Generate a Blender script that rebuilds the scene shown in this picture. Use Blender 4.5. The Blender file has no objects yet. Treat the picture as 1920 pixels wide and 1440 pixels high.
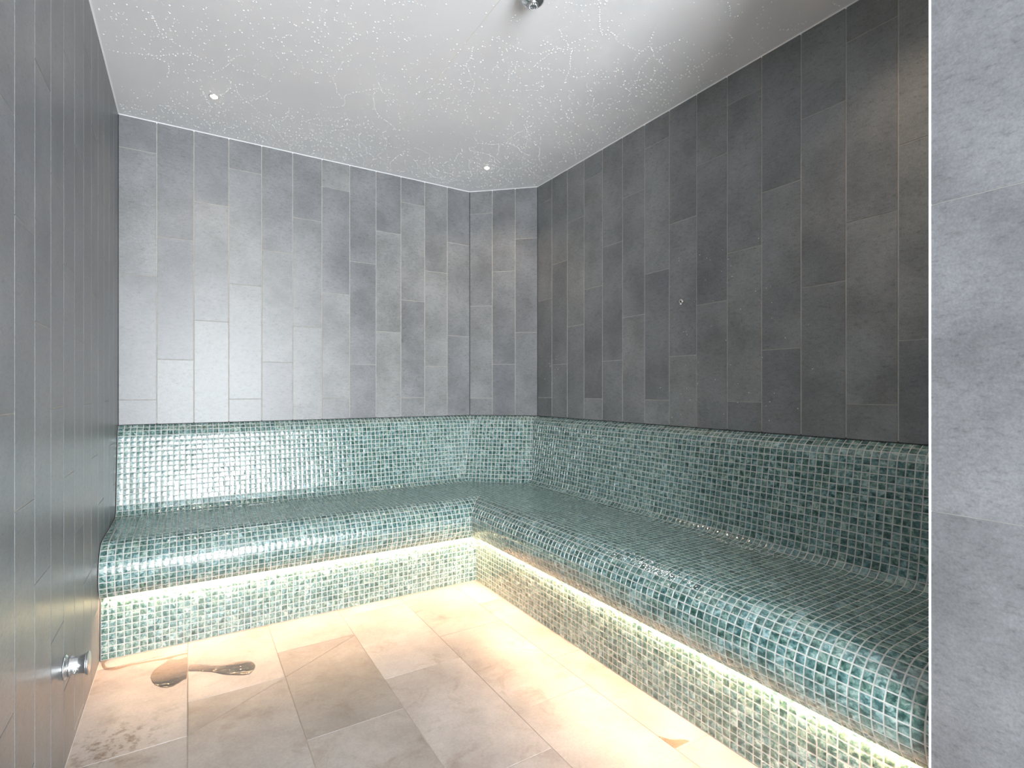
import bpy, math, random
from mathutils import Vector as V, noise as mnoise

random.seed(7)
C = bpy.context.scene.collection
SC = bpy.context.scene

# ------------------------------------------------------------------ dimensions (metres)
XL, YA, XB, H = -0.309, 3.32, 2.055, 2.508      # left wall, back wall, right wall, ceiling height
P1, P2 = V((1.697, YA)), V((XB, 2.988))          # ends of the cut-off back corner
XJ, YJ = 1.338, 0.477                            # end of the entrance wall
YF = -2.00                                       # wall with the doorway, behind the camera
DOOR = (-0.27, 1.04, 2.20)                       # doorway: left, right, height
CT = (P2 - P1).normalized()
CN = V((CT.y, -CT.x)); CN = CN if CN.dot(V((0, 0)) - P1) > 0 else -CN
PITCH = 0.02604                                  # mosaic grid


# ------------------------------------------------------------------ scene helpers
def tag(o, label=None, cat=None, group=None, kind=None):
    if label: o['label'] = label
    if cat: o['category'] = cat
    if group: o['group'] = group
    if kind: o['kind'] = kind
    return o


def empty(name, loc=(0, 0, 0)):
    o = bpy.data.objects.new(name, None)
    o.location = loc
    o.empty_display_size = 0.05
    C.objects.link(o)
    return o


class MB:
    """Collects faces of one mesh."""
    def __init__(self):
        self.v, self.f, self.m, self.c, self.s = [], [], [], [], []

    def vert(self, p, col=(0.5, 0.5, 0.5)):
        self.v.append(tuple(p)); self.c.append(col)
        return len(self.v) - 1

    def face(self, ids, mat=0, smooth=False):
        self.f.append(tuple(ids)); self.m.append(mat); self.s.append(smooth)

    def quad(self, a, b, c, d, mat=0, col=(0.5, 0.5, 0.5)):
        self.face([self.vert(p, col) for p in (a, b, c, d)], mat)

    def box(self, lo, hi, mat=0):
        x0, y0, z0 = lo; x1, y1, z1 = hi
        i = [self.vert(p) for p in ((x0, y0, z0), (x1, y0, z0), (x1, y1, z0), (x0, y1, z0),
                                    (x0, y0, z1), (x1, y0, z1), (x1, y1, z1), (x0, y1, z1))]
        for q in ((0, 3, 2, 1), (4, 5, 6, 7), (0, 1, 5, 4), (1, 2, 6, 5), (2, 3, 7, 6), (3, 0, 4, 7)):
            self.face([i[k] for k in q], mat)

    def lathe(self, prof, fr, seg=32, mat=0, caps=True, smooth=True):
        """prof: (radius, height) pairs; fr(r cos, r sin, h) -> point"""
        rings = []
        for r, h in prof:
            rings.append([self.vert(fr(r * math.cos(2 * math.pi * k / seg), r * math.sin(2 * math.pi * k / seg), h)) for k in range(seg)])
        for a, b in zip(rings, rings[1:]):
            for k in range(seg):
                self.face((a[k], a[(k + 1) % seg], b[(k + 1) % seg], b[k]), mat, smooth)
        if caps:
            self.face(rings[0][::-1], mat); self.face(rings[-1], mat)

    def build(self, name, mats, parent=None):
        me = bpy.data.meshes.new(name)
        me.from_pydata(self.v, [], self.f)
        for m in (mats if isinstance(mats, (list, tuple)) else [mats]):
            me.materials.append(m)
        me.polygons.foreach_set('material_index', self.m)
        me.polygons.foreach_set('use_smooth', self.s)
        at = me.attributes.new('tint', 'FLOAT_COLOR', 'POINT')
        flat = []
        for c in self.c: flat.extend((c[0], c[1], c[2], 1.0))
        at.data.foreach_set('color', flat)
        me.update()
        o = bpy.data.objects.new(name, me)
        C.objects.link(o)
        if parent:
            o.parent = parent
            o.matrix_parent_inverse.identity()
            o.location = -parent.location
        return o


def area2(p):
    return sum(p[i][0] * p[(i + 1) % len(p)][1] - p[(i + 1) % len(p)][0] * p[i][1] for i in range(len(p)))


def clip(poly, px, py, nx, ny):
    """keep the side where (p - P).n >= 0"""
    out = []
    for i in range(len(poly)):
        a, b = poly[i], poly[(i + 1) % len(poly)]
        da = (a[0] - px) * nx + (a[1] - py) * ny
        db = (b[0] - px) * nx + (b[1] - py) * ny
        if da >= 0: out.append(a)
        if (da >= 0) != (db >= 0):
            t = da / (da - db)
            out.append((a[0] + (b[0] - a[0]) * t, a[1] + (b[1] - a[1]) * t))
    return out


def inset(poly, d):
    """shrink a convex polygon by clipping it with its own shifted edges"""
    if area2(poly) < 0: poly = poly[::-1]
    src = list(poly)
    out = list(poly)
    for i in range(len(src)):
        a, b = src[i], src[(i + 1) % len(src)]
        ex, ey = b[0] - a[0], b[1] - a[1]
        l = math.hypot(ex, ey)
        if l < 1e-7: continue
        dd = d[i % len(d)] if isinstance(d, (list, tuple)) else d
        nx, ny = -ey / l, ex / l
        out = clip(out, a[0] + nx * dd, a[1] + ny * dd, nx, ny)
        if len(out) < 3: return []
    # drop doubled points
    res = []
    for p in out:
        if not res or math.hypot(p[0] - res[-1][0], p[1] - res[-1][1]) > 1e-5: res.append(p)
    return res if len(res) >= 3 and abs(area2(res)) > 2e-6 else []


def tile(mb, poly, joint, rise, bev, fmap, mat=0, col=None, jit=0.0, pillow=0.0):
    """one tile: polygon in the surface's own (u, v), mapped to space by fmap(u, v, height)"""
    o = inset(poly, joint)
    if not o: return
    cu = sum(p[0] for p in o) / len(o); cv = sum(p[1] for p in o) / len(o)
    n = inset(o, bev)
    if len(n) != len(o):
        n = [(cu + (p[0] - cu) * 0.85, cv + (p[1] - cv) * 0.85) for p in o]
    col = col or (random.random(), random.random(), random.random())
    tu, tv = random.uniform(-jit, jit), random.uniform(-jit, jit)
    a = [mb.vert(fmap(p[0], p[1], -0.0004), col) for p in o]
    top = lambda p, r: mb.vert(fmap(p[0], p[1], r + (p[0] - cu) * tu + (p[1] - cv) * tv), col)
    k = len(o)
    b = [top(p, rise * (0.62 if pillow else 1)) for p in n]
    for i in range(k):
        mb.face((a[i], a[(i + 1) % k], b[(i + 1) % k], b[i]), mat)
    if pillow:                                  # cushioned glass: a soft shoulder, then the flat middle
        f = 1 - pillow
        b2 = [top((cu + (p[0] - cu) * f, cv + (p[1] - cv) * f), rise) for p in n]
        bb = [top(p, rise * 0.62) for p in n]   # shading split from the cut edge
        for i in range(k):
            mb.face((bb[i], bb[(i + 1) % k], b2[(i + 1) % k], b2[i]), mat, True)
        mb.face(b2, mat, True)
    else:
        mb.face(b, mat)


# ------------------------------------------------------------------ materials
def new_mat(name):
    m = bpy.data.materials.new(name)
    m.use_nodes = True
    nt = m.node_tree
    return m, nt, nt.nodes['Principled BSDF']


def N(nt, t, **kw):
    n = nt.nodes.new(t)
    for k, v in kw.items():
        if k in n.inputs: n.inputs[k].default_value = v
        else: setattr(n, k, v)
    return n


def ramp(nt, stops):
    r = nt.nodes.new('ShaderNodeValToRGB')
    e = r.color_ramp.elements
    while len(e) < len(stops): e.new(0.5)
    for k, (p, c) in enumerate(stops):
        e[k].position = p
        e[k].color = (*c, 1) if len(c) == 3 else c
    return r


def mixc(nt, mode, fac, a, b):
    m = nt.nodes.new('ShaderNodeMix'); m.data_type = 'RGBA'; m.blend_type = mode
    for s, x in ((m.inputs[0], fac), (m.inputs[6], a), (m.inputs[7], b)):
        if hasattr(x, 'links'): nt.links.new(x, s)
        elif isinstance(x, (int, float)): s.default_value = x
        else: s.default_value = (*x, 1)
    return m.outputs[2]


def plain(name, col, rough=0.5, metal=0.0, **kw):
    m, nt, b = new_mat(name)
    b.inputs['Base Color'].default_value = (*col, 1)
    b.inputs['Roughness'].default_value = rough
    b.inputs['Metallic'].default_value = metal
    for k, v in kw.items(): b.inputs[k].default_value = v
    return m


def tile_coords(nt, spread):
    """object coordinates shifted at random per tile, so that no pattern runs across a joint"""
    tc = N(nt, 'ShaderNodeTexCoord')
    at = N(nt, 'ShaderNodeAttribute', attribute_name='tint')
    ml = N(nt, 'ShaderNodeVectorMath', operation='SCALE'); ml.inputs['Scale'].default_value = spread
    nt.links.new(at.outputs['Color'], ml.inputs[0])
    ad = N(nt, 'ShaderNodeVectorMath', operation='ADD')
    nt.links.new(tc.outputs['Object'], ad.inputs[0]); nt.links.new(ml.outputs[0], ad.inputs[1])
    sp = N(nt, 'ShaderNodeSeparateColor'); nt.links.new(at.outputs['Color'], sp.inputs[0])
    return ad.outputs[0], sp


def stone_mat(name, base, rough, vary=0.12, spec=0.5, cloud=0.25):
    m, nt, b = new_mat(name)
    co, sp = tile_coords(nt, 9.0)
    n1 = N(nt, 'ShaderNodeTexNoise', Scale=4.0, Detail=5.0, Roughness=0.6)
    mp = N(nt, 'ShaderNodeMapping'); mp.inputs['Scale'].default_value = (1, 1, 2.2)
    mp.inputs['Rotation'].default_value = (0.4, 0.4, 0)
    nt.links.new(co, mp.inputs[0])
    n2 = N(nt, 'ShaderNodeTexNoise', Scale=46.0, Detail=6.0, Roughness=0.72)
    n3 = N(nt, 'ShaderNodeTexNoise', Scale=210.0, Detail=3.0, Roughness=0.7)
    for n in (n1, n3): nt.links.new(co, n.inputs['Vector'])
    nt.links.new(mp.outputs[0], n2.inputs['Vector'])
    lo = tuple(c * (1 - cloud) for c in base); hi = tuple(min(1, c * (1 + cloud)) for c in base)
    r1 = ramp(nt, [(0.33, lo), (0.68, hi)]); nt.links.new(n1.outputs['Fac'], r1.inputs[0])
    r2 = ramp(nt, [(0.30, (0.62,) * 3), (0.44, (0.94,) * 3), (0.75, (1.12,) * 3)]); nt.links.new(n2.outputs['Fac'], r2.inputs[0])
    r3 = ramp(nt, [(0.3, (0.82,) * 3), (0.7, (1.14,) * 3)]); nt.links.new(n3.outputs['Fac'], r3.inputs[0])
    c = mixc(nt, 'MULTIPLY', 1.0, r1.outputs[0], r2.outputs[0])
    c = mixc(nt, 'MULTIPLY', 1.0, c, r3.outputs[0])
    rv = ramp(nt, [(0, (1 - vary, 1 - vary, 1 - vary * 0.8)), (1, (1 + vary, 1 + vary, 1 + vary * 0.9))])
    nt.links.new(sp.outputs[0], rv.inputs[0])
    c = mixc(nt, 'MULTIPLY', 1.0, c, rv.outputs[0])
    nt.links.new(c, b.inputs['Base Color'])
    rr = N(nt, 'ShaderNodeMapRange'); rr.inputs['To Min'].default_value = rough - 0.06; rr.inputs['To Max'].default_value = rough + 0.08
    nt.links.new(n1.outputs['Fac'], rr.inputs['Value']); nt.links.new(rr.outputs[0], b.inputs['Roughness'])
    b.inputs['Specular IOR Level'].default_value = spec
    bp = N(nt, 'ShaderNodeBump', Strength=0.25, Distance=0.0006)
    nt.links.new(n2.outputs['Fac'], bp.inputs['Height']); nt.links.new(bp.outputs[0], b.inputs['Normal'])
    return m


def mosaic_mat():
    m, nt, b = new_mat('mosaic_glass')
    co, sp = tile_coords(nt, 37.0)
    # swirls poured into each little tile
    dis = N(nt, 'ShaderNodeTexNoise', Scale=45.0, Detail=2.0); nt.links.new(co, dis.inputs['Vector'])
    sc = N(nt, 'ShaderNodeVectorMath', operation='SCALE'); sc.inputs['Scale'].default_value = 0.035
    nt.links.new(dis.outputs['Color'], sc.inputs[0])
    ad = N(nt, 'ShaderNodeVectorMath', operation='ADD'); nt.links.new(co, ad.inputs[0]); nt.links.new(sc.outputs[0], ad.inputs[1])
    mp = N(nt, 'ShaderNodeMapping'); mp.inputs['Scale'].default_value = (1.0, 0.38, 0.6); mp.inputs['Rotation'].default_value = (0.7, 0.3, 0.6)
    nt.links.new(ad.outputs[0], mp.inputs[0])
    sw = N(nt, 'ShaderNodeTexNoise', Scale=95.0, Detail=3.0, Roughness=0.55); nt.links.new(mp.outputs[0], sw.inputs['Vector'])
    r = ramp(nt, [(0.34, (0.022, 0.066, 0.062)), (0.46, (0.075, 0.160, 0.148)), (0.55, (0.150, 0.255, 0.235)), (0.66, (0.32, 0.44, 0.41))])
    nt.links.new(sw.outputs['Fac'], r.inputs[0])
    rv = ramp(nt, [(0, (0.72, 0.78, 0.76)), (0.5, (1, 1, 1)), (1, (1.25, 1.18, 1.2))]); nt.links.new(sp.outputs[0], rv.inputs[0])
    rb = ramp(nt, [(0, (1.06, 1.0, 0.92)), (1, (0.94, 1.0, 1.08))]); nt.links.new(sp.outputs[1], rb.inputs[0])
    c = mixc(nt, 'MULTIPLY', 1.0, r.outputs[0], rv.outputs[0])
    c = mixc(nt, 'MULTIPLY', 1.0, c, rb.outputs[0])
    nt.links.new(c, b.inputs['Base Color'])
    b.inputs['Roughness'].default_value = 0.10
    b.inputs['IOR'].default_value = 1.62
    b.inputs['Coat Weight'].default_value = 0.6
    b.inputs['Coat Roughness'].default_value = 0.04
    bp = N(nt, 'ShaderNodeBump', Strength=0.7, Distance=0.0010)
    wv = N(nt, 'ShaderNodeTexNoise', Scale=70.0, Detail=1.5, Roughness=0.4); nt.links.new(mp.outputs[0], wv.inputs['Vector'])
    nt.links.new(wv.outputs['Fac'], bp.inputs['Height'])
    nt.links.new(bp.outputs[0], b.inputs['Normal']); nt.links.new(bp.outputs[0], b.inputs['Coat Normal'])
    return m


def grout_mat(name, col, rough=0.75):
    m, nt, b = new_mat(name)
    tc = N(nt, 'ShaderNodeTexCoord')
    n = N(nt, 'ShaderNodeTexNoise', Scale=22.0, Detail=4.0); nt.links.new(tc.outputs['Object'], n.inputs['Vector'])
    r = ramp(nt, [(0.3, tuple(c * 0.82 for c in col)), (0.7, tuple(min(1, c * 1.08) for c in col))])
    nt.links.new(n.outputs['Fac'], r.inputs[0]); nt.links.new(r.outputs[0], b.inputs['Base Color'])
    b.inputs['Roughness'].default_value = rough
    return m


def floor_mat():
    m, nt, b = new_mat('floor_stone')
    co, sp = tile_coords(nt, 5.0)
    tc = N(nt, 'ShaderNodeTexCoord')
    n1 = N(nt, 'ShaderNodeTexNoise', Scale=3.2, Detail=6.0, Roughness=0.62); nt.links.new(co, n1.inputs['Vector'])
    n2 = N(nt, 'ShaderNodeTexNoise', Scale=120.0, Detail=4.0, Roughness=0.7); nt.links.new(co, n2.inputs['Vector'])
    n3 = N(nt, 'ShaderNodeTexNoise', Scale=8.0, Detail=7.0, Roughness=0.7, Distortion=0.6); nt.links.new(co, n3.inputs['Vector'])
    r1 = ramp(nt, [(0.30, (0.29, 0.255, 0.235)), (0.52, (0.39, 0.355, 0.330)), (0.72, (0.49, 0.455, 0.43))])
    nt.links.new(n1.outputs['Fac'], r1.inputs[0])
    r2 = ramp(nt, [(0.3, (0.9,) * 3), (0.7, (1.08,) * 3)]); nt.links.new(n2.outputs['Fac'], r2.inputs[0])
    r3 = ramp(nt, [(0.32, (0.80, 0.76, 0.72)), (0.47, (1, 1, 1)), (0.62, (1.0, 1.0, 1.0)), (0.75, (1.14, 1.15, 1.17))]); nt.links.new(n3.outputs['Fac'], r3.inputs[0])
    c = mixc(nt, 'MULTIPLY', 1.0, r1.outputs[0], r2.outputs[0])
    c = mixc(nt, 'MULTIPLY', 1.0, c, r3.outputs[0])
    # the tint's red channel is each tile's own shade
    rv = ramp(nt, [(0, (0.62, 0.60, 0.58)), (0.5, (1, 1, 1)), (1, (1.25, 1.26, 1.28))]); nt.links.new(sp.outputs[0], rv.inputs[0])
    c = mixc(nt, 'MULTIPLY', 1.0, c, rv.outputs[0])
    # a patch of old brown stains by the left wall
    geo = N(nt, 'ShaderNodeVectorMath', operation='DISTANCE'); geo.inputs[1].default_value = (-0.20, 2.03, 0)
    nt.links.new(tc.outputs['Object'], geo.inputs[0])
    mr = N(nt, 'ShaderNodeMapRange'); mr.inputs['From Min'].default_value = 0.02; mr.inputs['From Max'].default_value = 0.17
    mr.inputs['To Min'].default_value = 1; mr.inputs['To Max'].default_value = 0
    nt.links.new(geo.outputs['Value'], mr.inputs['Value'])
    st = N(nt, 'ShaderNodeTexNoise', Scale=30.0, Detail=5.0, Roughness=0.65); nt.links.new(tc.outputs['Object'], st.inputs['Vector'])
    rs = ramp(nt, [(0.50, (0, 0, 0)), (0.60, (1, 1, 1))]); nt.links.new(st.outputs['Fac'], rs.inputs[0])
    mm = N(nt, 'ShaderNodeMath', operation='MULTIPLY'); nt.links.new(rs.outputs[0], mm.inputs[0]); nt.links.new(mr.outputs[0], mm.inputs[1])
    c = mixc(nt, 'MULTIPLY', mm.outputs[0], c, (0.42, 0.34, 0.24))
    nt.links.new(c, b.inputs['Base Color'])
    b.inputs['Roughness'].default_value = 0.42
    bp = N(nt, 'ShaderNodeBump', Strength=0.2, Distance=0.0005)
    nt.links.new(n2.outputs['Fac'], bp.inputs['Height']); nt.links.new(bp.outputs[0], b.inputs['Normal'])
    return m


def water_mat(name, tint):
    """a thin film of water: clear, tinted, with a real surface reflection"""
    m, nt, b = new_mat(name)
    out = nt.nodes['Material Output']
    nt.nodes.remove(b)
    tr = N(nt, 'ShaderNodeBsdfTransparent'); tr.inputs[0].default_value = (*tint, 1)
    gl = N(nt, 'ShaderNodeBsdfGlossy'); gl.inputs['Roughness'].default_value = 0.03
    fr = N(nt, 'ShaderNodeFresnel'); fr.inputs['IOR'].default_value = 1.33
    tc = N(nt, 'ShaderNodeTexCoord')
    n = N(nt, 'ShaderNodeTexNoise', Scale=45.0, Detail=2.0); nt.links.new(tc.outputs['Object'], n.inputs['Vector'])
    bp = N(nt, 'ShaderNodeBump', Strength=0.8, Distance=0.004); nt.links.new(n.outputs['Fac'], bp.inputs['Height'])
    nt.links.new(bp.outputs[0], gl.inputs['Normal']); nt.links.new(bp.outputs[0], fr.inputs['Normal'])
    mx = N(nt, 'ShaderNodeMixShader')
    nt.links.new(fr.outputs[0], mx.inputs[0]); nt.links.new(tr.outputs[0], mx.inputs[1]); nt.links.new(gl.outputs[0], mx.inputs[2])
    nt.links.new(mx.outputs[0], out.inputs['Surface'])
    return m


def emit(name, col, strength):
    m, nt, b = new_mat(name)
    b.inputs['Base Color'].default_value = (0.9, 0.9, 0.9, 1)
    b.inputs['Emission Color'].default_value = (*col, 1)
    b.inputs['Emission Strength'].default_value = strength
    return m


STONE = stone_mat('wall_stone', (0.205, 0.210, 0.213), 0.36, vary=0.16, spec=0.6, cloud=0.22)
WGROUT = grout_mat('wall_grout', (0.38, 0.36, 0.33))
DARKSEAL = plain('dark_sealant', (0.018, 0.018, 0.018), 0.7)
MOSAIC = mosaic_mat()
MGROUT = grout_mat('mosaic_grout', (0.52, 0.52, 0.49), 0.7)
FLOOR = floor_mat()
FGROUT = grout_mat('floor_grout', (0.36, 0.31, 0.26))
WHITE = plain('white_seal', (0.86, 0.87, 0.88), 0.35)
CHROME = plain('chrome', (0.80, 0.82, 0.84), 0.06, 1.0)
BRUSHED = plain('brushed_steel', (0.62, 0.63, 0.64), 0.28, 1.0)
ALU = plain('aluminium', (0.75, 0.75, 0.76), 0.4, 1.0)
LED = emit('led_diffuser', (1.0, 0.59, 0.34), 98.0)
LAMP = emit('lamp_glass', (1.0, 0.80, 0.54), 10.0)
BLACK = plain('black_hole', (0.01, 0.01, 0.01), 0.5)
WATER = water_mat('water_film', (0.97, 0.94, 0.90))
DAMP = water_mat('damp_film', (0.92, 0.87, 0.81))
DROP = plain('water_drop', (0.97, 0.97, 0.98), 0.06, 0.0, **{'IOR': 2.0, 'Coat Weight': 1.0, 'Coat Roughness': 0.03})


def ceiling_mat():
    m, nt, b = new_mat('ceiling_white')
    tc = N(nt, 'ShaderNodeTexCoord')
    n = N(nt, 'ShaderNodeTexNoise', Scale=1.6, Detail=3.0); nt.links.new(tc.outputs['Object'], n.inputs['Vector'])
    r = ramp(nt, [(0.3, (0.74, 0.75, 0.77)), (0.7, (0.81, 0.815, 0.83))]); nt.links.new(n.outputs['Fac'], r.inputs[0])
    nt.links.new(r.outputs[0], b.inputs['Base Color'])
    b.inputs['Roughness'].default_value = 0.38
    return m


CEIL = ceiling_mat()
CSEAM = plain('ceiling_seam', (0.62, 0.60, 0.52), 0.5)


# ------------------------------------------------------------------ walls
def tiled_wall(name, o, t, n, width, cols, joints, label, length, z1=H, jv=0.0019, jh=0.0013, depth=0.06, shade=None):
    """o: start (x, y); t: along; n: into the room. cols: column edges along t; joints(i): one joint height of column i"""
    mb = MB()
    o, t, n = V(o), V(t).normalized(), V(n).normalized()

    def fm(u, v, h):
        p = o + t * u + n * h
        return (p.x, p.y, v)
    # backing slab carries the grout
    a, b = o, o + t * width
    bk = n * -depth
    f = [fm(0, 0, 0), fm(width, 0, 0), fm(width, z1, 0), fm(0, z1, 0)]
    g = [fm(0, 0, -depth), fm(width, 0, -depth), fm(width, z1, -depth), fm(0, z1, -depth)]
    mb.quad(*f, mat=1); mb.quad(*g[::-1], mat=1)
    for i in range(4):
        k = (i + 1) % 4
        mb.quad(f[i], g[i], g[k], f[k], mat=1)
    for i, (u0, u1) in enumerate(zip(cols, cols[1:])):
        u0c, u1c = max(0, u0), min(width, u1)
        if u1c - u0c < 0.006: continue
        z0 = joints(i)
        z0 -= math.ceil(z0 / length) * length
        while z0 < z1:
            lo, hi = max(0.0, z0), min(z1, z0 + length)
            if hi - lo > 0.008:
                poly = [(u0c, lo), (u1c, lo), (u1c, hi), (u0c, hi)]
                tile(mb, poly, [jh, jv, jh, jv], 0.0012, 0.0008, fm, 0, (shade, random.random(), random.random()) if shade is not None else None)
            z0 += length
    ob = mb.build(name, [STONE, WGROUT])
    return tag(ob, label, 'wall', kind='structure')


W = 0.1667
# left wall: columns measured from the photo, joints step 0.206 from column to column
c0 = 1.463 - W * 22
ph = [1.463, 1.26, 1.055]
lc = [c0 + W * k - YF for k in range(0, 36)]
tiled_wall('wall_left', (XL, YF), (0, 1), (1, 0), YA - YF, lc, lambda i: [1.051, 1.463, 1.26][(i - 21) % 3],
           'dark blue-grey stone tile wall with the chrome push valve', 0.6165, shade=0.03)  # same stone, tile colour darkened as if less light fell here
ac = [0.0, 0.164] + [0.164 + 0.1668 * k for k in range(1, 11)] + [2.006]
tiled_wall('wall_back', (XL, YA), (1, 0), (0, -1), P1.x - XL, ac, lambda i: [1.048, 1.261, 1.478][i % 3],
           'pale grey stone tile wall above the shorter bench run', 0.6465)
tiled_wall('wall_corner', P1, CT, CN, (P2 - P1).length, [0, 0.1647, 0.3293, 0.4883], lambda i: [1.041, 1.280, 1.501][i],
           'narrow stone tile wall cutting across the back corner', 0.653)
bc = [0.0] + [0.169 + 0.1663 * k for k in range(0, 16)]
tiled_wall('wall_right', P2, (0, -1), (-1, 0), P2.y - 0.42, bc, lambda i: [1.048, 1.267, 1.502][i % 3],
           'dark grey stone tile wall above the longer bench run', 0.6635)
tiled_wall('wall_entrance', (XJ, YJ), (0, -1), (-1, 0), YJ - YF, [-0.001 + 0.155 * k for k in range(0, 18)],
           lambda i: [0.843, 1.05, 1.26][i % 3], 'pale blue-grey stone tile wall beside the camera with white edge trim', 0.6485, jv=0.0007, jh=0.0004, shade=0.05)  # same stone, tile colour darkened to offset the strong doorway light
# wall that closes the seat alcove behind the entrance wall
tiled_wall('wall_return', (XB, YJ - 0.003), (-1, 0), (0, 1), XB - XJ - 0.004, [W * k for k in range(6)],
           lambda i: [1.05, 1.26, 1.478][i % 3], 'stone tile wall closing the end of the longer bench run', 0.6465)

# doorway wall behind the camera: the daylight comes in here
mb = MB()
x0, x1, hd = DOOR
mb.box((XL - 0.06, YF - 0.1, 0), (x0, YF, H))
mb.box((x1, YF - 0.1, 0), (XJ + 0.06, YF, H))
mb.box((x0, YF - 0.1, hd), (x1, YF, H))
tag(mb.build('wall_front', [STONE]), 'stone wall with the open doorway behind the camera', 'wall', kind='structure')

# ------------------------------------------------------------------ ceiling
mb = MB()
SX = 0.955
pl = [(XL - 0.06, YF - 0.1), (SX - 0.0012, YF - 0.1), (SX - 0.0012, YA + 0.06), (XL - 0.06, YA + 0.06)]
pr = [(SX + 0.0012, YF - 0.1), (XB + 0.06, YF - 0.1), (XB + 0.06, YA + 0.06), (SX + 0.0012, YA + 0.06)]
for p in (pl, pr):
    b0 = [mb.vert((x, y, H)) for x, y in p]; b1 = [mb.vert((x, y, H + 0.08)) for x, y in p]
    mb.face(b0[::-1]); mb.face(b1)
    for i in range(4): mb.face((b0[i], b0[(i + 1) % 4], b1[(i + 1) % 4], b1[i]))
mb.quad((SX - 0.0012, YF - 0.1, H + 0.0004), (SX - 0.0012, YA + 0.06, H + 0.0004), (SX + 0.0012, YA + 0.06, H + 0.0004), (SX + 0.0012, YF - 0.1, H + 0.0004), 1)
tag(mb.build('ceiling', [CEIL, CSEAM]), 'glossy white ceiling beaded with condensation', 'ceiling', kind='structure')


def bead(name, pts, mat, label, r=0.006, cat='trim'):
    """a run of sealant: small triangular fillet following pts (corner line, inward direction a, inward direction b)"""
    mb = MB()
    rows = []
    for p, a, b in pts:
        p, a, b = V(p), V(a), V(b)
        row = []
        for k in range(5):
            th = math.pi / 2 * k / 4
            row.append(mb.vert(p + (a * (1 - math.sin(th)) + b * (1 - math.cos(th))) * r))
        row.append(mb.vert(p))
        rows.append(row)
    for q, w in zip(rows, rows[1:]):
        for k in range(6):
            mb.face((q[k], q[(k + 1) % 6], w[(k + 1) % 6], w[k]))
    mb.face(rows[0]); mb.face(rows[-1][::-1])
    return tag(mb.build(name, mat), label, cat, kind='structure')


def mit(n1, n2):
    """direction in which the corner between two walls moves per metre of inward offset"""
    d = n1.x * n2.y - n1.y * n2.x
    return V(((n2.y - n1.y) / d, (n1.x - n2.x) / d))


nL, nA, nB = V((1, 0)), V((0, -1)), V((-1, 0))
mLA, mAC, mCB = mit(nL, nA), mit(nA, CN), mit(CN, nB)
v3 = lambda p, z=0: V((p[0], p[1], z))
bead('trim_1', [((XL, YF, H), v3(nL), (0, 0, -1)), ((XL, YA, H), v3(mLA), (0, 0, -1)), (v3(P1, H), v3(mAC), (0, 0, -1)),
                (v3(P2, H), v3(mCB), (0, 0, -1)), ((XB, YJ - 0.001, H), v3(nB), (0, 0, -1))], WHITE, 'white sealant bead along the ceiling edge', 0.0075)
bead('trim_2', [((XL, YF, 0.0), v3(nL), (0, 0, 1)), ((XL, 2.674, 0.0), v3(nL), (0, 0, 1))], WHITE, 'pale sealant line between left wall and floor', 0.0035)
# white edge profile on the end of the entrance wall
mb = MB()
mb.box((XJ - 0.0021, YJ - 0.0015, 0), (XJ + 0.004, YJ + 0.0022, H))
tag(mb.build('trim_3', WHITE), 'white edge profile down the corner of the entrance wall', 'trim', kind='structure')
for i, (p, d) in enumerate(((V((XL, YA)), mLA), (P1, mAC), (P2, mCB))):
    mb = MB()
    c = p + d * 0.0014
    mb.lathe([(0.0022, 0.915), (0.0022, H - 0.004)], lambda a, b, h: (c.x + a, c.y + b, h), 8)
    tag(mb.build('trim_%d' % (4 + i), DARKSEAL), ['dark sealant joint up the left back corner', 'dark sealant joint between back wall and corner wall',
                                                 'dark sealant joint between corner wall and right wall'][i], 'trim', kind='structure')

# ------------------------------------------------------------------ floor
mb = MB()
mb.quad((XL - 0.06, YF - 0.1, 0), (XB + 0.06, YF - 0.1, 0), (XB + 0.06, YA + 0.06, 0), (XL - 0.06, YA + 0.06, 0), 1)
mb.quad((XL - 0.06, YF - 0.1, -0.05), (XL - 0.06, YA + 0.06, -0.05), (XB + 0.06, YA + 0.06, -0.05), (XB + 0.06, YF - 0.1, -0.05), 1)
fx = [XL, -0.005, 0.3125, 0.630, 0.9475, 1.265, XB]
fj = [1.953, 2.160, 2.370, 1.940, 2.148, 1.730]
shade = {}
DA, DB = V((-0.007, 1.950)), V((0.630, 2.360))
DT = (DB - DA).normalized(); DN = V((-DT.y, DT.x))
ffm = lambda u, v, h: (u, v, h)
for i in range(6):
    y = fj[i] - 0.64 * 6
    while y < 2.70:
        lo, hi = max(YF, y), min(2.70, y + 0.64)
        if hi - lo > 0.01:
            poly = [(fx[i], lo), (fx[i + 1], lo), (fx[i + 1], hi), (fx[i], hi)]
            mid = (lo + hi) / 2
            # own shade of each tile (pale ones lie along the benches and in the fourth column)
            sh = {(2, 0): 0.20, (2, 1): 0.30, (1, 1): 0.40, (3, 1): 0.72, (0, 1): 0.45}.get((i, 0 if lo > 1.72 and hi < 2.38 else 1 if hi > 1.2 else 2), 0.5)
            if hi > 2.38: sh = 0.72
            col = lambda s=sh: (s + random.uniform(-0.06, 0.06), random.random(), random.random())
            if i in (1, 2) and lo < 2.36 and hi > 1.95:
                A = clip(poly, DA.x, DA.y, DN.x, DN.y); B = clip(poly, DA.x, DA.y, -DN.x, -DN.y)
                for q in (A, B):
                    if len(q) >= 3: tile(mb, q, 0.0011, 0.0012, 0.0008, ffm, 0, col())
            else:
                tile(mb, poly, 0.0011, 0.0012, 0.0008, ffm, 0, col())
        y += 0.64
tag(mb.build('floor', [FLOOR, FGROUT]), 'beige and grey stone tile floor with a diagonal cut', 'floor', kind='structure')
FZ = 0.0012

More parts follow.
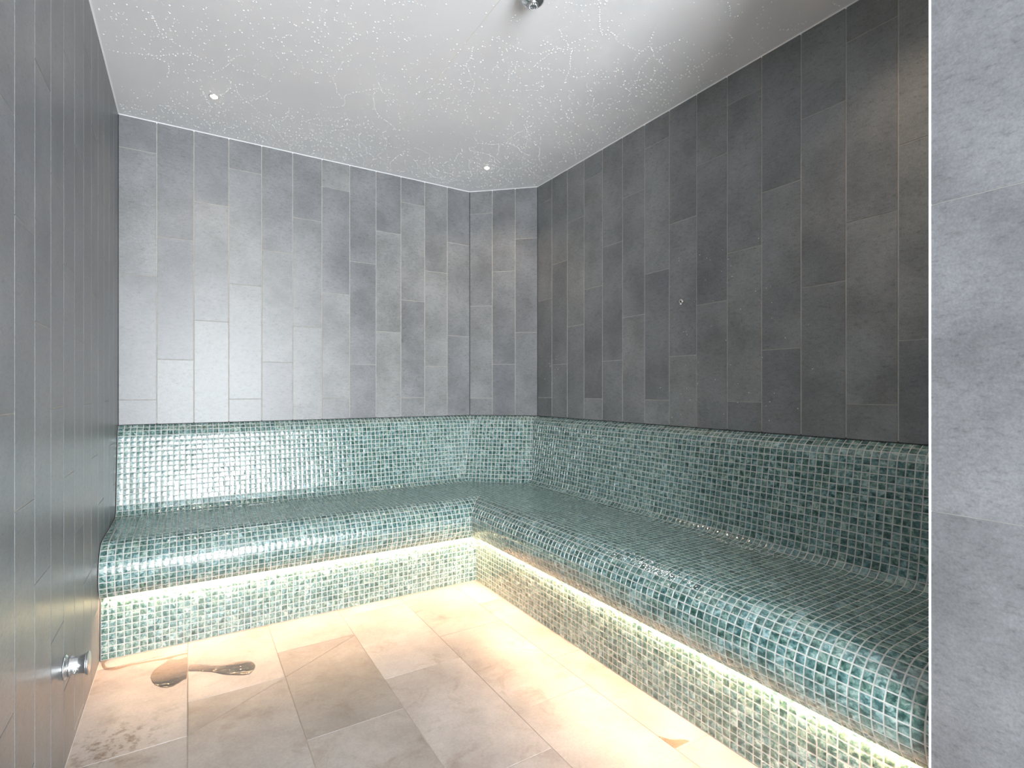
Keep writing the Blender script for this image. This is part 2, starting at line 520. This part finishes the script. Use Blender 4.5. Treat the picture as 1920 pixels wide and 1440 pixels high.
# ------------------------------------------------------------------ the mosaic bench
# profile of the bench: distance from the wall, height; rows follow the mosaic grid
def resample(pts, step=None, n=None):
    L = [0]
    for a, b in zip(pts, pts[1:]): L.append(L[-1] + math.hypot(b[0] - a[0], b[1] - a[1]))
    n = n or max(1, round(L[-1] / step))
    out = []
    for k in range(n + 1):
        s = L[-1] * k / n
        for i in range(len(pts) - 1):
            if s <= L[i + 1] + 1e-9:
                f = (s - L[i]) / (L[i + 1] - L[i])
                out.append((pts[i][0] + (pts[i + 1][0] - pts[i][0]) * f, pts[i][1] + (pts[i + 1][1] - pts[i][1]) * f))
                break
    return out


ZS = 0.477
D_FRONT, D_BACK = 0.590, 0.590 - 16 * PITCH
top_round = [(0.0015, 0.919), (0.024, 0.9065), (0.0465, 0.890), (0.0585, 0.866)]
face = resample([(0.0585, 0.866), (0.112, 0.530)], PITCH)
cove = resample([(0.112, 0.530), (0.118, 0.507), (0.131, 0.489), (0.150, 0.479), (D_BACK, ZS)], PITCH)
BACK = top_round[:-1] + face + cove[1:]
NOSE = resample([(D_FRONT, ZS), (0.616, 0.4745), (0.641, 0.4665), (0.663, 0.4525), (0.682, 0.433), (0.696, 0.410), (0.7045, 0.385),
                 (0.7075, 0.359), (0.706, 0.333), (0.700, 0.307), (0.689, 0.283), (0.674, 0.264)], PITCH)
D_KICK = 0.646
KICK = [(D_KICK, 0.284)] + [(D_KICK, 0.0025 + PITCH * k) for k in range(10, -1, -1)]


def dc(z):
    """inward offset of the corner backrest, which leans a little more than the others"""
    f = lambda zz: (0.866 - zz) / (0.866 - ZS)
    if z > 0.866:
        for (d0, z0), (d1, z1) in zip(top_round, top_round[1:]):
            if z1 <= z <= z0: return d0 + (d1 - d0) * (z0 - z) / (z0 - z1)
        return 0.0015
    return 0.0585 + (0.158 - 0.0585) * f(z)


def meet(n1, o1, n2, o2, q1, q2):
    """point where wall 1 moved in by o1 meets wall 2 moved in by o2"""
    c1, c2 = n1.dot(q1) + o1, n2.dot(q2) + o2
    d = n1.x * n2.y - n1.y * n2.x
    return V(((c1 * n2.y - c2 * n1.y) / d, (n1.x * c2 - n2.x * c1) / d))


qA, qB = P1, P2
GAPL = XL + 0.004            # the mosaic stops just short of the left wall
YEND = YJ - 0.001


def a_end(d, z, seat):       # right end of the short run
    e = XB - d
    if not seat: e = min(e, meet(nA, d, CN, dc(z), qA, P1).x)
    return e


def b_end(d, z, seat):       # far end of the long run
    e = YA - d
    if not seat: e = min(e, meet(nB, d, CN, dc(z), qB, P1).y)
    return e


def strip(mb, prof, pos, lo, hi, grid, edge=0.0016, rise=0.0012):
    """pos(u, d, z) -> xyz; lo / hi (d, z) -> run limits; grid: run lines"""
    for r, ((d0, z0), (d1, z1)) in enumerate(zip(prof, prof[1:])):
        l0, l1, h0, h1 = lo(d0, z0), lo(d1, z1), hi(d0, z0), hi(d1, z1)
        A, B, Cc = pos(l0, d0, z0), pos(h0, d0, z0), pos(h1, d1, z1)
        D = pos(l1, d1, z1)
        mb.quad(A, D, Cc, B, 1)
        nv = (pos(l0 + 1, d0, z0) - pos(l0, d0, z0)).cross(pos(l0, d1, z1) - pos(l0, d0, z0)).normalized()
        if nv.dot(OUT(pos, l0, d0, z0)) < 0: nv = -nv
        ln = math.hypot(d1 - d0, z1 - z0)

        def fm(u, v, h):
            f = v / ln
            return pos(u, d0 + (d1 - d0) * f, z0 + (z1 - z0) * f) + nv * h
        a, b = min(l0, l1), max(h0, h1)
        for u0, u1 in zip(grid, grid[1:]):
            if u1 <= a or u0 >= b: continue
            poly = [(u0, 0), (u1, 0), (u1, ln), (u0, ln)]
            # trim with the slanting ends of this row
            ex, ey = l1 - l0, ln; k = math.hypot(ex, ey)
            poly = clip(poly, l0, 0, ey / k, -ex / k)
            if len(poly) >= 3:
                ex = h1 - h0; k = math.hypot(ex, ey)
                poly = clip(poly, h0, 0, -ey / k, ex / k)
            if len(poly) >= 3: tile(mb, poly, edge, rise, 0.0006, fm, 0, jit=0.022, pillow=0.24)


def OUT(pos, u, d, z):
    """roughly outward (room side) direction of the bench surface"""
    eps = 0.01
    o = pos(u, d + eps, z) - pos(u, d, z)
    return o.normalized() + V((0, 0, 0.6 if z > 0.40 else (-0.3 if d > 0.66 else 0.0)))


posA = lambda u, d, z: V((u, YA - d, z))
posB = lambda u, d, z: V((XB - d, u, z))
posC = lambda u, d, z: V((P1.x + CT.x * u + CN.x * d, P1.y + CT.y * u + CN.y * d, z))
gx = [XB - D_FRONT - PITCH * 69 + PITCH * k for k in range(0, 100)]
gy = [YA - D_FRONT - PITCH * 92 + PITCH * k for k in range(0, 120)]
gc = [PITCH * k - 0.2 for k in range(0, 40)]

bench = tag(empty('tiled_bench', (0.9, 2.6, 0)), 'green mosaic corner bench with curved seat edge and lit riser', 'bench')
mb = MB(); strip(mb, BACK, posA, lambda d, z: GAPL, lambda d, z: a_end(d, z, False), gx); mb.build('backrest', [MOSAIC, MGROUT], bench)
CB = top_round[:-1] + resample([(dc(0.866), 0.866), (dc(ZS), ZS)], PITCH)
mb = MB()


def da_of(z):
    """offset of the straight backrests at height z"""
    for (d0, z0), (d1, z1) in zip(BACK, BACK[1:]):
        if z1 <= z <= z0 + 1e-9 and z0 - z1 > 1e-9: return d0 + (d1 - d0) * (z0 - z) / (z0 - z1)
    return D_BACK if z < 0.6 else 0.0015


def da_face(z):
    return da_of(z) if z > 0.54 else 0.112 + (0.530 - z) * 0.159


strip(mb, CB, posC, lambda d, z: (meet(nA, da_face(z), CN, d, qA, P1) - P1).dot(CT), lambda d, z: (meet(nB, da_face(z), CN, d, qB, P1) - P1).dot(CT), gc)
mb.build('backrest', [MOSAIC, MGROUT], bench)
mb = MB(); strip(mb, BACK, posB, lambda d, z: YEND, lambda d, z: b_end(d, z, False), gy); mb.build('backrest', [MOSAIC, MGROUT], bench)

# flat seat: one grid running round the corner
mb = MB()
yA0, yA1 = YA - D_FRONT, YA - D_BACK
xB0, xB1 = XB - D_FRONT, XB - D_BACK
cq = P1 + CN * dc(ZS)
sfm = lambda u, v, h: (u, v, ZS + h)
for i in range(len(gx) - 1):
    for j in range(len(gy) - 1):
        u0, u1, w0, w1 = gx[i], gx[i + 1], gy[j], gy[j + 1]
        if u1 < GAPL or u0 > xB1 - 1e-4 or w1 < YEND or w0 > yA1 - 1e-4: continue
        if u1 < xB0 + 1e-4 and w1 < yA0 + 1e-4: continue
        poly = [(max(u0, GAPL), max(w0, YEND)), (min(u1, xB1), max(w0, YEND)), (min(u1, xB1), min(w1, yA1)), (max(u0, GAPL), min(w1, yA1))]
        poly = clip(poly, cq.x, cq.y, CN.x, CN.y)
        if len(poly) >= 3: tile(mb, poly, 0.0016, 0.0012, 0.0006, sfm, 0, jit=0.022, pillow=0.24)
for q in ([(GAPL, yA0), (xB0, yA0), (xB0, yA1), (GAPL, yA1)], [(xB0, YEND), (xB1, YEND), (xB1, yA1), (xB0, yA1)]):
    q = clip(q, cq.x, cq.y, CN.x, CN.y)
    mb.face([mb.vert((x, y, ZS)) for x, y in q], 1)
mb.build('seat', [MOSAIC, MGROUT], bench)

for pos, lo, hi, g in ((posA, lambda d, z: GAPL, lambda d, z: XB - d, gx), (posB, lambda d, z: YEND, lambda d, z: YA - d, gy)):
    mb = MB(); strip(mb, NOSE, pos, lo, hi, g)
    # hidden inner side of the lip and the channel roof
    l, h = lo(0, 0), None
    for (d0, z0), (d1, z1) in (((0.674, 0.264), (0.6705, 0.262)), ((0.6705, 0.262), (0.668, 0.2635)), ((0.668, 0.2635), (0.668, 0.286)), ((0.668, 0.286), (D_KICK - 0.001, 0.286))):
        mb.quad(pos(l, d0, z0), pos(hi(d0, z0), d0, z0), pos(hi(d1, z1), d1, z1), pos(l, d1, z1), 1)
    mb.build('seat_edge', [MOSAIC, MGROUT], bench)
    mb = MB(); strip(mb, KICK, pos, lo, hi, g); mb.build('riser', [MOSAIC, MGROUT], bench)
    # lighting channel tucked behind the lip
    d0, d1 = 0.6485, 0.6655
    mb = MB()
    def bar(mb, da, db, za, zb, trimq, seg=1):
        L0 = lo(0, 0) + trimq; L1 = hi(da, 0) - trimq
        for k in range(seg):
            s, e = L0 + (L1 - L0) * k / seg, L0 + (L1 - L0) * (k + 1) / seg
            p = [pos(s, da, za), pos(e, da, za), pos(e, db, za), pos(s, db, za), pos(s, da, zb), pos(e, da, zb), pos(e, db, zb), pos(s, db, zb)]
            ids = [mb.vert(x) for x in p]
            for q in ((0, 3, 2, 1), (4, 5, 6, 7), (0, 1, 5, 4), (1, 2, 6, 5), (2, 3, 7, 6), (3, 0, 4, 7)):
                mb.face([ids[k2] for k2 in q])
    bar(mb, d0, d1, 0.2685, 0.2845, 0.03)
    ls = mb.build('light_strip', ALU, bench)
    mb = MB(); bar(mb, d0 + 0.008, d1 - 0.0005, 0.2648, 0.2684, 0.032, 24)
    df = mb.build('diffuser', LED, ls)
    df.location = (0, 0, 0)

# dark sealant where the mosaic meets the wall tiles
e = 0.919
bead('trim_7', [((XL + 0.001, YA, e), v3(nA), (0, 0, 1)), (v3(P1, e), v3(mAC), (0, 0, 1)), (v3(P2, e), v3(mCB), (0, 0, 1)), ((XB, YEND, e), v3(nB), (0, 0, 1))],
     DARKSEAL, 'dark sealant line along the top of the mosaic backrest', 0.006)

# ------------------------------------------------------------------ downlights
lights = [(0.101, 2.885, 'small warm ceiling spotlight above the shorter bench near left wall', 4.0),
          (1.606, 2.903, 'small warm ceiling spotlight in front of the cut-off corner', 5.0),
          (1.72, 0.66, 'small warm ceiling spotlight hidden behind the entrance wall edge', 5.0)]
def make_downlight(x, y, label):
    t = tag(empty('ceiling_spotlight', (x, y, H)), label, 'light', 'recessed ceiling spotlights')
    mb = MB()
    fr = lambda a, b, h: (x + a, y + b, H - h)
    mb.lathe([(0.022, -0.004), (0.022, 0.0015), (0.0195, 0.003), (0.0165, 0.0015), (0.0155, -0.006)], fr, 32, caps=False)
    mb.build('trim_ring', BRUSHED, t)
    mb = MB()
    mb.lathe([(0.0156, 0.0002), (0.0142, 0.004), (0.0100, 0.0068), (0.004, 0.0082)], fr, 24)
    mb.build('lens', LAMP, t)
    return t
for x, y, lab, pw in lights:
    make_downlight(x, y, lab)
    l = bpy.data.lights.new('spot_lamp', 'SPOT')
    l.energy = pw; l.color = (1.0, 0.76, 0.53); l.spot_size = math.radians(120); l.spot_blend = 0.8; l.shadow_soft_size = 0.012
    o = bpy.data.objects.new('spot_lamp', l); o.location = (x, y, H - 0.012); C.objects.link(o)

# ------------------------------------------------------------------ spray head on the ceiling
sx, sy = 1.020, 1.512
t = tag(empty('spray_head', (sx, sy, H)), 'chrome domed spray head hanging from the ceiling at the top edge', 'spray head')
fr = lambda a, b, h: (sx + a, sy + b, H - h)
mb = MB(); mb.lathe([(0.045, -0.001), (0.045, 0.004), (0.040, 0.008), (0.016, 0.010), (0.013, 0.020)], fr, 40); mb.build('flange', CHROME, t)
R = 0.042
mb = MB()
prof = [(0.013, 0.018)] + [(R * math.cos(a), 0.026 + R * 0.62 * (1 + math.sin(a)) - 0.010) for a in [math.radians(x) for x in (-60, -40, -20, 0, 18, 34, 48, 60)]]
mb.lathe(prof, fr, 40); mb.build('dome', CHROME, t)
zt = prof[-1][1]
mb = MB(); mb.lathe([(prof[-1][0], zt - 0.001), (0.018, zt + 0.004), (0.014, zt + 0.006), (0.004, zt + 0.006)], fr, 32); mb.build('spray_plate', BRUSHED, t)
for k in range(12):
    a = 2 * math.pi * k / 12
    cx, cy = 0.0135 * math.cos(a), 0.0135 * math.sin(a)
    mb = MB(); mb.lathe([(0.0024, zt + 0.004), (0.002, zt + 0.0105), (0.0010, zt + 0.0112)], lambda p, q, h: (sx + cx + p, sy + cy + q, H - h), 10)
    mb.build('nozzle', BRUSHED, t)
mb = MB()
for k in range(8):
    a = 2 * math.pi * k / 8
    for (r0, h0), (r1, h1) in zip(prof[4:], prof[5:]):
        w = 0.0012
        ca, sa = math.cos(a), math.sin(a)
        p = lambda r, h, s: (sx + (r + 0.0008) * ca - s * w * sa, sy + (r + 0.0008) * sa + s * w * ca, H - h - 0.0008)
        mb.quad(p(r0, h0, -1), p(r0, h0, 1), p(r1, h1, 1), p(r1, h1, -1))
mb.build('rib', BRUSHED, t)

# ------------------------------------------------------------------ push valve on the left wall
by, bz = 1.963, 0.298
t = tag(empty('push_valve', (XL, by, bz)), 'chrome push valve sticking out of the left wall near the floor', 'valve')
fr = lambda a, b, h: (XL + 0.001 + h, by + a, bz + b)
mb = MB(); mb.lathe([(0.034, 0.0), (0.034, 0.004), (0.032, 0.0065), (0.028, 0.0075)], fr, 40); mb.build('wall_plate', CHROME, t)
mb = MB(); mb.lathe([(0.0275, 0.006), (0.0275, 0.017), (0.0262, 0.019), (0.0258, 0.026), (0.0245, 0.033), (0.0246, 0.038), (0.0262, 0.044), (0.0285, 0.049), (0.031, 0.0525)], fr, 40); mb.build('body', CHROME, t)
mb = MB(); mb.lathe([(0.031, 0.0524), (0.0325, 0.054), (0.0325, 0.0565), (0.031, 0.058), (0.026, 0.0592), (0.002, 0.0600)], fr, 40); mb.build('button', BRUSHED, t)
# ring emblem on the side of the body, facing the doorway
mb = MB()
tc_, th_ = [], []
for i in range(28):
    a = 2 * math.pi * i / 28
    ring = []
    for k in range(6):
        b = 2 * math.pi * k / 6
        rr = 0.0075 + 0.0013 * math.cos(b)
        hx, hz = rr * math.cos(a), rr * math.sin(a) - 0.006
        ry = 0.0262
        ring.append(mb.vert((XL + 0.029 + hx * 0.95, by - math.sqrt(ry * ry - hz * hz) - 0.0006 - 0.0009 * math.sin(b), bz + hz)))
    th_.append(ring)
for i in range(28):
    for k in range(6):
        mb.face((th_[i][k], th_[i][(k + 1) % 6], th_[(i + 1) % 28][(k + 1) % 6], th_[(i + 1) % 28][k]), 0, True)
for s in (-0.0025, 0.0025):
    mb.lathe([(0.0012, -0.005), (0.0012, 0.004)], lambda p, q, h, s=s: (XL + 0.029 + s + p, by - 0.0262 + q, bz - 0.006 + h), 8)
mb.build('emblem', BRUSHED, t)

# ------------------------------------------------------------------ small eye nozzle on the right wall
ny, nz = 1.742, 1.531
t = tag(empty('eye_nozzle', (XB, ny, nz)), 'tiny pale ring nozzle on the dark right wall', 'nozzle')
fr = lambda a, b, h: (XB - 0.001 - h, ny + a, nz + b)
mb = MB(); mb.lathe([(0.0105, 0), (0.0105, 0.003), (0.009, 0.0045), (0.006, 0.005)], fr, 28); mb.build('base', BRUSHED, t)
mb = MB()
rings = []
for i in range(28):
    a = 2 * math.pi * i / 28
    rings.append([mb.vert(fr((0.0085 + 0.0024 * math.cos(b)) * math.cos(a), (0.0085 + 0.0024 * math.cos(b)) * math.sin(a) + 0.002, 0.008 + 0.0024 * math.sin(b))) for b in [2 * math.pi * k / 8 for k in range(8)]])
for i in range(28):
    for k in range(8):
        mb.face((rings[i][k], rings[i][(k + 1) % 8], rings[(i + 1) % 28][(k + 1) % 8], rings[(i + 1) % 28][k]), 0, True)
mb.build('ring', plain('pale_metal', (0.82, 0.78, 0.70), 0.25, 0.6), t)
mb = MB(); mb.lathe([(0.0032, 0.004), (0.0032, 0.010), (0.002, 0.0115)], fr, 14); mb.build('jet', BLACK, t)
mb = MB(); mb.lathe([(0.0042, 0.003), (0.0048, 0.008), (0.002, 0.012)], lambda a, b, h: (XB - 0.001 - h, ny + a, nz + b - 0.0105), 14); mb.build('drip_lip', WHITE, t)

# ------------------------------------------------------------------ water on the floor
def smooth(poly, it=2):
    for _ in range(it):
        q = []
        for i in range(len(poly)):
            a, b = poly[i], poly[(i + 1) % len(poly)]
            q.append((a[0] * 0.75 + b[0] * 0.25, a[1] * 0.75 + b[1] * 0.25)); q.append((a[0] * 0.25 + b[0] * 0.75, a[1] * 0.25 + b[1] * 0.75))
        poly = q
    return poly


def puddle(outline, label, mat, thick, it=2, name='water_puddle'):
    """a raised film with a rounded rim, outline given on the floor"""
    import mathutils.geometry as mg
    pts = smooth(outline, it)
    if area2(pts) < 0: pts = pts[::-1]
    n = len(pts)
    rims = [(0.0, 0.0), (0.0007, 0.6), (0.0018, 0.92), (0.0032, 1.0)]
    mb = MB(); rows = []
    for ins, hh in rims:
        row = []
        for i in range(n):
            a, b, c = V(pts[i - 1]), V(pts[i]), V(pts[(i + 1) % n])
            tdir = (c - a)
            nn = V((-tdir.y, tdir.x)).normalized()
            p = b + nn * ins
            row.append(mb.vert((p.x, p.y, FZ + 0.0002 + thick * hh)))
        rows.append(row)
    for a, b in zip(rows, rows[1:]):
        for i in range(n): mb.face((a[i], a[(i + 1) % n], b[(i + 1) % n], b[i]), 0, True)
    top = [V(mb.v[i]) for i in rows[-1]]
    for tri in mg.tessellate_polygon([top]):
        q = [rows[-1][k] for k in tri]
        if area2([mb.v[i][:2] for i in q]) < 0: q.reverse()
        mb.face(q, 0, True)
    return tag(mb.build(name, mat), label, 'water')


PUD = [[(-0.1272, 2.4229), (-0.124, 2.4507), (-0.1175, 2.4834), (-0.0996, 2.507), (-0.0834, 2.5228), (-0.0719, 2.5454), (-0.0519, 2.5364), (-0.0319, 2.522), (-0.0119, 2.532), (-0.0064, 2.5252), (-0.0066, 2.4274), (-0.0075, 2.3373), (-0.018, 2.338), (-0.0317, 2.3264), (-0.045, 2.3093), (-0.0651, 2.3051), (-0.0879, 2.3219), (-0.095, 2.3346), (-0.1091, 2.3516), (-0.112, 2.3675), (-0.1195, 2.3834), (-0.1217, 2.4049)], [(-0.0023, 2.4469), (0.0129, 2.4439), (0.0375, 2.4319), (0.0864, 2.3966), (0.1308, 2.3743), (0.1618, 2.3779), (0.1976, 2.3703), (0.2169, 2.3505), (0.2272, 2.3083), (0.2153, 2.2778), (0.2001, 2.2505), (0.1779, 2.2534), (0.1426, 2.277), (0.1074, 2.3048), (0.0843, 2.3372), (0.0605, 2.358), (0.0126, 2.3906), (-0.0022, 2.3986)], [(-0.2711, 2.5721), (-0.2516, 2.5569), (-0.2073, 2.5735), (-0.1358, 2.565), (-0.072, 2.5488), (-0.062, 2.546), (-0.0374, 2.5614), (-0.0121, 2.5596), (-0.0065, 2.5562), (-0.0065, 2.5737), (-0.0376, 2.5754), (-0.0727, 2.5729), (-0.1366, 2.5787), (-0.2083, 2.587), (-0.2545, 2.5868), (-0.2767, 2.6037), (-0.2899, 2.6406), (-0.2855, 2.664), (-0.2735, 2.6834), (-0.2945, 2.6829), (-0.3006, 2.6343), (-0.2839, 2.5861)], [(1.2664, 1.1683), (1.2777, 1.1538), (1.2841, 1.1406), (1.2976, 1.1285), (1.3192, 1.1207), (1.3295, 1.1034), (1.3328, 1.0959), (1.2992, 1.0986), (1.2698, 1.0991), (1.2663, 1.1013), (1.2661, 1.1327), (1.2656, 1.1538)]]
puddle(PUD[0], 'dark round water puddle on the floor tile near left wall', WATER, 0.0016)
puddle(PUD[1], 'long spoon-shaped water puddle beyond the tile joint', WATER, 0.0022)
puddle(PUD[2], 'thin curved trail of water leading from left wall to the round puddle', DAMP, 0.0006)
puddle(PUD[3], 'small damp triangle of water by the floor joint beside the longer riser', DAMP, 0.0006, 1)


# ------------------------------------------------------------------ condensation
def droplet(mb, p, n, r, flat=0.65, seg=8):
    n = V(n); a = n.orthogonal().normalized(); b = n.cross(a)
    rings = []
    for th in (0, 35, 65):
        rr, hh = r * math.cos(math.radians(th)), r * flat * math.sin(math.radians(th))
        rings.append([mb.vert(V(p) + (a * math.cos(2 * math.pi * k / seg) + b * math.sin(2 * math.pi * k / seg)) * rr + n * hh) for k in range(seg)])
    for q, w in zip(rings, rings[1:]):
        for k in range(seg): mb.face((q[k], q[(k + 1) % seg], w[(k + 1) % seg], w[k]), 0, True)
    c = mb.vert(V(p) + n * r * flat)
    for k in range(seg): mb.face((rings[-1][k], rings[-1][(k + 1) % seg], c), 0, True)


def inside(x, y):
    return XL + 0.02 < x < XB - 0.02 and 0.6 < y < YA - 0.02 and (V((x, y)) - P1).dot(CN) > 0.02


mb = MB()
cnt = 0
while cnt < 5200:                                     # loose beads, denser in cloudy drifts and towards the cold far end
    x, y = random.uniform(XL, XB), random.uniform(0.7, YA)
    if not inside(x, y): continue
    f = mnoise.noise((x * 2.1, y * 2.1, 3.0)) * 0.5 + 0.5
    g = mnoise.noise((x * 7, y * 7, 9.0)) * 0.5 + 0.5
    edge = max(0, 1 - (YA - y) / 0.35)
    if random.random() > (max(0, f - 0.28) * 1.6) * (0.25 + g) * (0.45 + 0.25 * y) + edge * 0.5: continue
    droplet(mb, (x, y, H + 0.0002), (0, 0, -1), random.choice((0.0017, 0.0021, 0.0026, 0.0031)) * random.uniform(0.8, 1.1))
    cnt += 1
for _ in range(80):                                  # strings of beads, meandering
    x, y = random.uniform(XL, XB), random.uniform(0.8, YA)
    an = random.uniform(0, 2 * math.pi)
    for k in range(random.randint(8, 30)):
        an += random.gauss(0, 0.22)
        st = random.uniform(0.010, 0.022)
        x += math.cos(an) * st; y += math.sin(an) * st
        if inside(x, y): droplet(mb, (x, y, H + 0.0002), (0, 0, -1), random.uniform(0.0017, 0.0032))
tag(mb.build('ceiling_droplets', DROP), 'condensation beads scattered over the white ceiling', 'water droplets', kind='stuff')

mb = MB()
for _ in range(70):
    y = random.gauss(1.52, 0.20); z = random.uniform(0.95, 1.75)
    if 0.8 < y < 2.9: droplet(mb, (XB - 0.0017, y, z), (-1, 0, 0), random.uniform(0.0008, 0.0022))
for _ in range(16):
    droplet(mb, (XB - 0.0017, random.uniform(2.75, 2.97), random.uniform(0.98, 1.35)), (-1, 0, 0), random.uniform(0.001, 0.0025))
tag(mb.build('wall_droplets', DROP), 'white water drips running down the dark right wall', 'water droplets', kind='stuff')

mb = MB()                                             # a splash lying on the rounded edge of the long seat
for _ in range(150):
    u = random.gauss(1.33, 0.10)
    k = random.choice((0, 1, 1, 1))
    (d0, z0), (d1, z1) = NOSE[k + 1], NOSE[k + 2]
    f = random.random()
    nn = V((-(z0 - z1), 0, d1 - d0)).normalized()
    droplet(mb, posB(u, d0 + (d1 - d0) * f, z0 + (z1 - z0) * f) + nn * 0.0026, nn, random.uniform(0.001, 0.003), 0.4)
for _ in range(110):                                  # and one in the hollow behind it
    u = random.gauss(1.30, 0.14)
    d, z = random.uniform(D_BACK + 0.004, D_BACK + 0.03), ZS
    droplet(mb, posB(u, d, z + 0.0028), V((0, 0, 1)), random.uniform(0.001, 0.003), 0.4)
tag(mb.build('seat_droplets', DROP), 'splashed water beads on the longer seat', 'water droplets', kind='stuff')

# ------------------------------------------------------------------ daylight, camera, output
w = bpy.data.worlds.new('daylight'); SC.world = w; w.use_nodes = True
bg = w.node_tree.nodes['Background']
bg.inputs[0].default_value = (0.91, 0.962, 1.0, 1); bg.inputs[1].default_value = 15.0
l = bpy.data.lights.new('doorway_portal', 'AREA'); l.shape = 'RECTANGLE'; l.size = x1 - x0; l.size_y = hd
l.cycles.is_portal = True
o = bpy.data.objects.new('doorway_portal', l); o.location = ((x0 + x1) / 2, YF - 0.05, hd / 2); o.rotation_euler = (math.radians(90), 0, 0)
C.objects.link(o)

cam = bpy.data.cameras.new('camera'); cam.sensor_width = 36; cam.lens = 36 * 980 / 1920; cam.shift_y = 11 / 1920; cam.clip_start = 0.02
co = bpy.data.objects.new('camera', cam); co.location = (0, 0, 1.1); co.rotation_euler = (math.radians(90), 0, -math.radians(31.7))
C.objects.link(co); SC.camera = co

SC.view_settings.view_transform = 'Standard'; SC.view_settings.look = 'None'
SC.view_settings.exposure = 1.2; SC.view_settings.gamma = 1.0
SC.view_settings.use_curve_mapping = False
SC.cycles.use_denoising = True
SC.cycles.max_bounces = 12; SC.cycles.diffuse_bounces = 6; SC.cycles.transparent_max_bounces = 12
SC.cycles.sample_clamp_indirect = 12.0
SC.cycles.caustics_refractive = False
